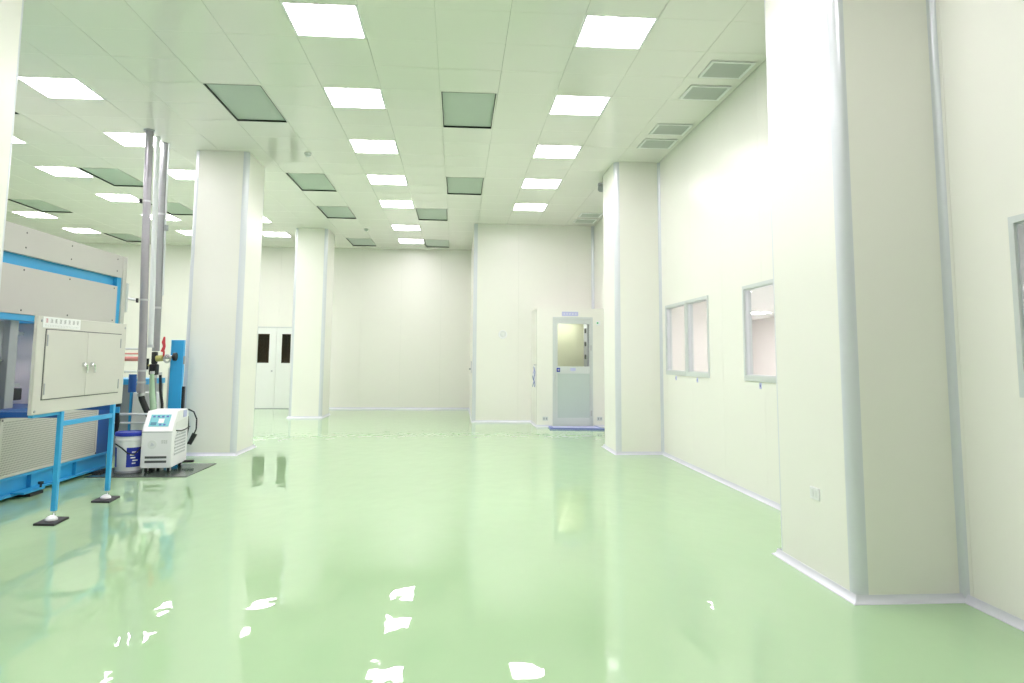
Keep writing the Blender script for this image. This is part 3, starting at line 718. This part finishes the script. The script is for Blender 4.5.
t = thing('service_pipe', 'thin dark grey pipe ending at the black valve', 'pipe', (-4.35, 10.85, 0))
MB().tube([(-4.513, 10.93, H), (-4.506, 10.93, 3.85), (-4.49, 10.93, 3.09), (-4.47, 10.93, 2.33), (-4.461, 10.93, 1.57)], .052, 16).build('tube', 'duct2', t)
MB().tube([(-4.445, 10.93, H), (-4.438, 10.93, 3.85), (-4.42, 10.93, 3.0), (-4.405, 10.93, 2.4)], .014, 10).build('side_conduit', 'ductwhite', t)
for z, x in ((3.62, -4.502), (2.2, -4.468)): MB().tube([(x, 10.93, z), (x, 10.93, z+.03)], .058, 16).build('band_clamp', 'steel', t)
MB().box(-4.43, -4.39, 10.90, 10.96, 3.38, 3.47).build('bracket', 'machgrey', t)
t = thing('pipe_bracket', 'thin steel stay rod joining machine and thick grey duct', 'bracket', (-4.55, PYp, 2.27))
MB().tube([(-4.59, 10.21, 2.29), (-4.475, PYp-.03, 2.275)], .016, 10).build('rod', 'steel', t)
MB().box(-4.49, -4.47, PYp-.06, PYp-.02, 2.24, 2.30).build('clip', 'black', t)
t = thing('pipe_bracket', 'small steel clamp arm high on the thick grey duct', 'bracket', (-4.52, PYp, 3.69))
MB().tube([(-4.59, PYp-.02, 3.71), (-4.518, PYp-.02, 3.69)], .013, 10).build('rod', 'steel', t)
MB().box(-4.53, -4.511, PYp-.05, PYp-.0, 3.66, 3.72).build('clip', 'black', t)
def hose(label, m, pts, r, collar=True):
    t = thing('hose', label, 'hose', pts[-1]); MB().tube(pts, r, 12).build('tube', m, t)
    if collar: MB().tube([pts[0], tuple(Vector(pts[0])+(Vector(pts[1])-Vector(pts[0])).normalized()*.04)], (r[0] if isinstance(r, list) else r)*1.25, 12).build('ferrule', 'steel', t)
hose('black hose curving down from the end of the thick grey duct', 'black', [(-4.368, PYp, .986), (-4.355, 10.31, .9), (-4.31, 10.33, .78), (-4.25, 10.34, .66), (-4.2, 10.34, .5), (-4.18, 10.34, .3), (-4.18, 10.34, .02)], .042)
hose('translucent green hose hanging beside the thick grey duct', 'hosegreen', [(-4.34, 10.56, 1.28), (-4.335, 10.55, 1.15), (-4.31, 10.53, .95), (-4.28, 10.51, .8), (-4.26, 10.5, .5), (-4.25, 10.5, .02)], [.026, .034, .04, .044, .044, .044])
hose('thin black cable dropping from the black valve', 'black', [(-4.345, 10.85, 1.26), (-4.325, 10.84, 1.0), (-4.28, 10.82, .8), (-4.26, 10.8, .5), (-4.25, 10.8, .02)], .02)
hose('grey hose under the black valve', 'duct2', [(-4.43, 10.85, 1.215), (-4.42, 10.84, 1.0), (-4.40, 10.83, .7), (-4.39, 10.8, .02)], .036)
t = thing('valve_set', 'black and brass valve cluster with red lever at the pipe end', 'valve', (-4.3, 10.8, 1.4))
MB().box(-4.49, -4.38, 10.78, 10.90, 1.22, 1.38).build('valve_body', 'black', t, bevel=.02)
MB().box(-4.47, -4.40, 10.80, 10.88, 1.38, 1.56).build('upper_body', 'rubber', t, bevel=.015)
MB().tube([(-4.52, 10.8, 1.30), (-4.52, 10.8, 1.46)], .024, 12).build('side_knob', 'black', t)
MB().tube([(-4.52, 10.8, 1.36), (-4.40, 10.82, 1.36)], .018, 10).build('side_stem', 'brass', t)
MB().tube([(-4.40, 10.82, 1.46), (-4.30, 10.82, 1.47)], .045, 14).build('brass_fitting', 'brass', t)
MB().tube([(-4.30, 10.82, 1.47), (-4.14, 10.82, 1.49)], .022, 12).build('cross_pipe', 'chrome', t)
N = 20; MB().tube([(-4.235+.045*math.cos(2*math.pi*k/N), 10.79, 1.46+.055*math.sin(2*math.pi*k/N)) for k in range(N+1)], .014, 8).build('ring_valve', 'steel', t)
MB().tube([(-4.30, 10.82, 1.49), (-4.30, 10.82, 1.57)], .014, 10).build('lever_stem', 'red', t)
MB().tube([(-4.315, 10.80, 1.56), (-4.29, 10.80, 1.64), (-4.305, 10.80, 1.70), (-4.295, 10.80, 1.78)], [.026, .020, .026, .012], 10).build('lever', 'red', t)
MB().tube([(-4.15, 10.80, 1.49), (-4.11, 10.80, 1.49)], .06, 14).build('hand_wheel', 'black', t)
t = thing('steel_post', 'bright blue flat steel post in front of the big left pillar', 'post', (-4.15, 10.97, 0))
MB().box(-4.245, -4.062, 10.93, 11.0, 0, 1.737).build('post', 'blue_post', t, bevel=.004)
MB().box(-4.27, -4.245, 10.935, 10.995, 0, 1.32).build('side_strip', 'alu', t)
MB().box(-4.062, -4.03, 10.95, 11.0, 0, 1.05).build('cable_cover', 'black', t)
MB().box(-4.062, -4.045, 10.94, 10.98, 1.38, 1.50).build('catch', 'machgrey', t)
def hpipe(label, m, z, y, r, x0=-6.2, x1=-4.57):
    t = thing('cross_pipe', label, 'pipe', (x1, y, z)); MB().tube([(x0, y, z), (x1, y, z)], r, 12).build('tube', m, t)
    MB().tube([(x1-.03, y, z), (x1+.01, y, z)], r*1.3, 12).build('end_fitting', 'steel', t)
hpipe('red horizontal pipe between the cabinet and thick grey duct', 'pinkred', 1.455, 10.75, .034)
hpipe('thin pink pipe just above the red one', 'pinkred', 1.53, 10.78, .012)
hpipe('thin white horizontal pipe below the red one', 'ductwhite', 1.27, 10.78, .015)
hpipe('thin grey horizontal pipe above the red ones', 'alu', 1.60, 10.8, .014)
hpipe('white rail behind the bucket lid', 'ductwhite', .70, 10.25, .016, -4.72, -4.06)
hpipe('lower white rail behind the bucket lid', 'ductwhite', .58, 10.25, .014, -4.72, -4.06)
# equipment behind the machine end
t = thing('equipment_box', 'grey equipment box with blue top edge behind the grey machine', 'box', (-5.2, 11.5, 0))
MB().box(-6.0, -4.78, 11.3, 12.1, 0, 1.06).build('housing', 'machgrey', t, bevel=.01)
MB().box(-6.02, -4.765, 11.28, 12.12, 1.06, 1.145).build('top_edge', 'blue', t, bevel=.006)
MB().tube([(-4.885, 11.2, .95), (-4.885, 11.2, 1.22)], .055, 16).build('filter_cup', 'blue_dark', t)
t = thing('white_tank', 'white slanted tank behind the thick duct and bucket', 'tank', (-4.5, 11.2, 0))
MB().prism([(-4.80, 11.0, 0), (-4.42, 11.0, 0), (-4.50, 11.0, .96), (-4.78, 11.0, .96)], (0, .24, 0)).build('shell', 'white', t, bevel=.01)
MB().box(-4.82, -4.80, 10.99, 11.24, 0, .96).build('blue_edge', 'blue', t)
t = thing('cable_bundle', 'black cable bundle hanging between cabinet and bucket', 'cable', (-4.50, 10.0, .5))
MB().tube([(-4.52, 9.98, 1.05), (-4.50, 9.97, .92), (-4.52, 9.97, .75), (-4.51, 9.97, .62), (-4.53, 9.99, .45)], [.03, .035, .028, .03, .02], 10).build('cables', 'black', t)
MB().box(-4.55, -4.48, 9.93, 9.95, .74, .82).build('blue_tag', 'blue', t)
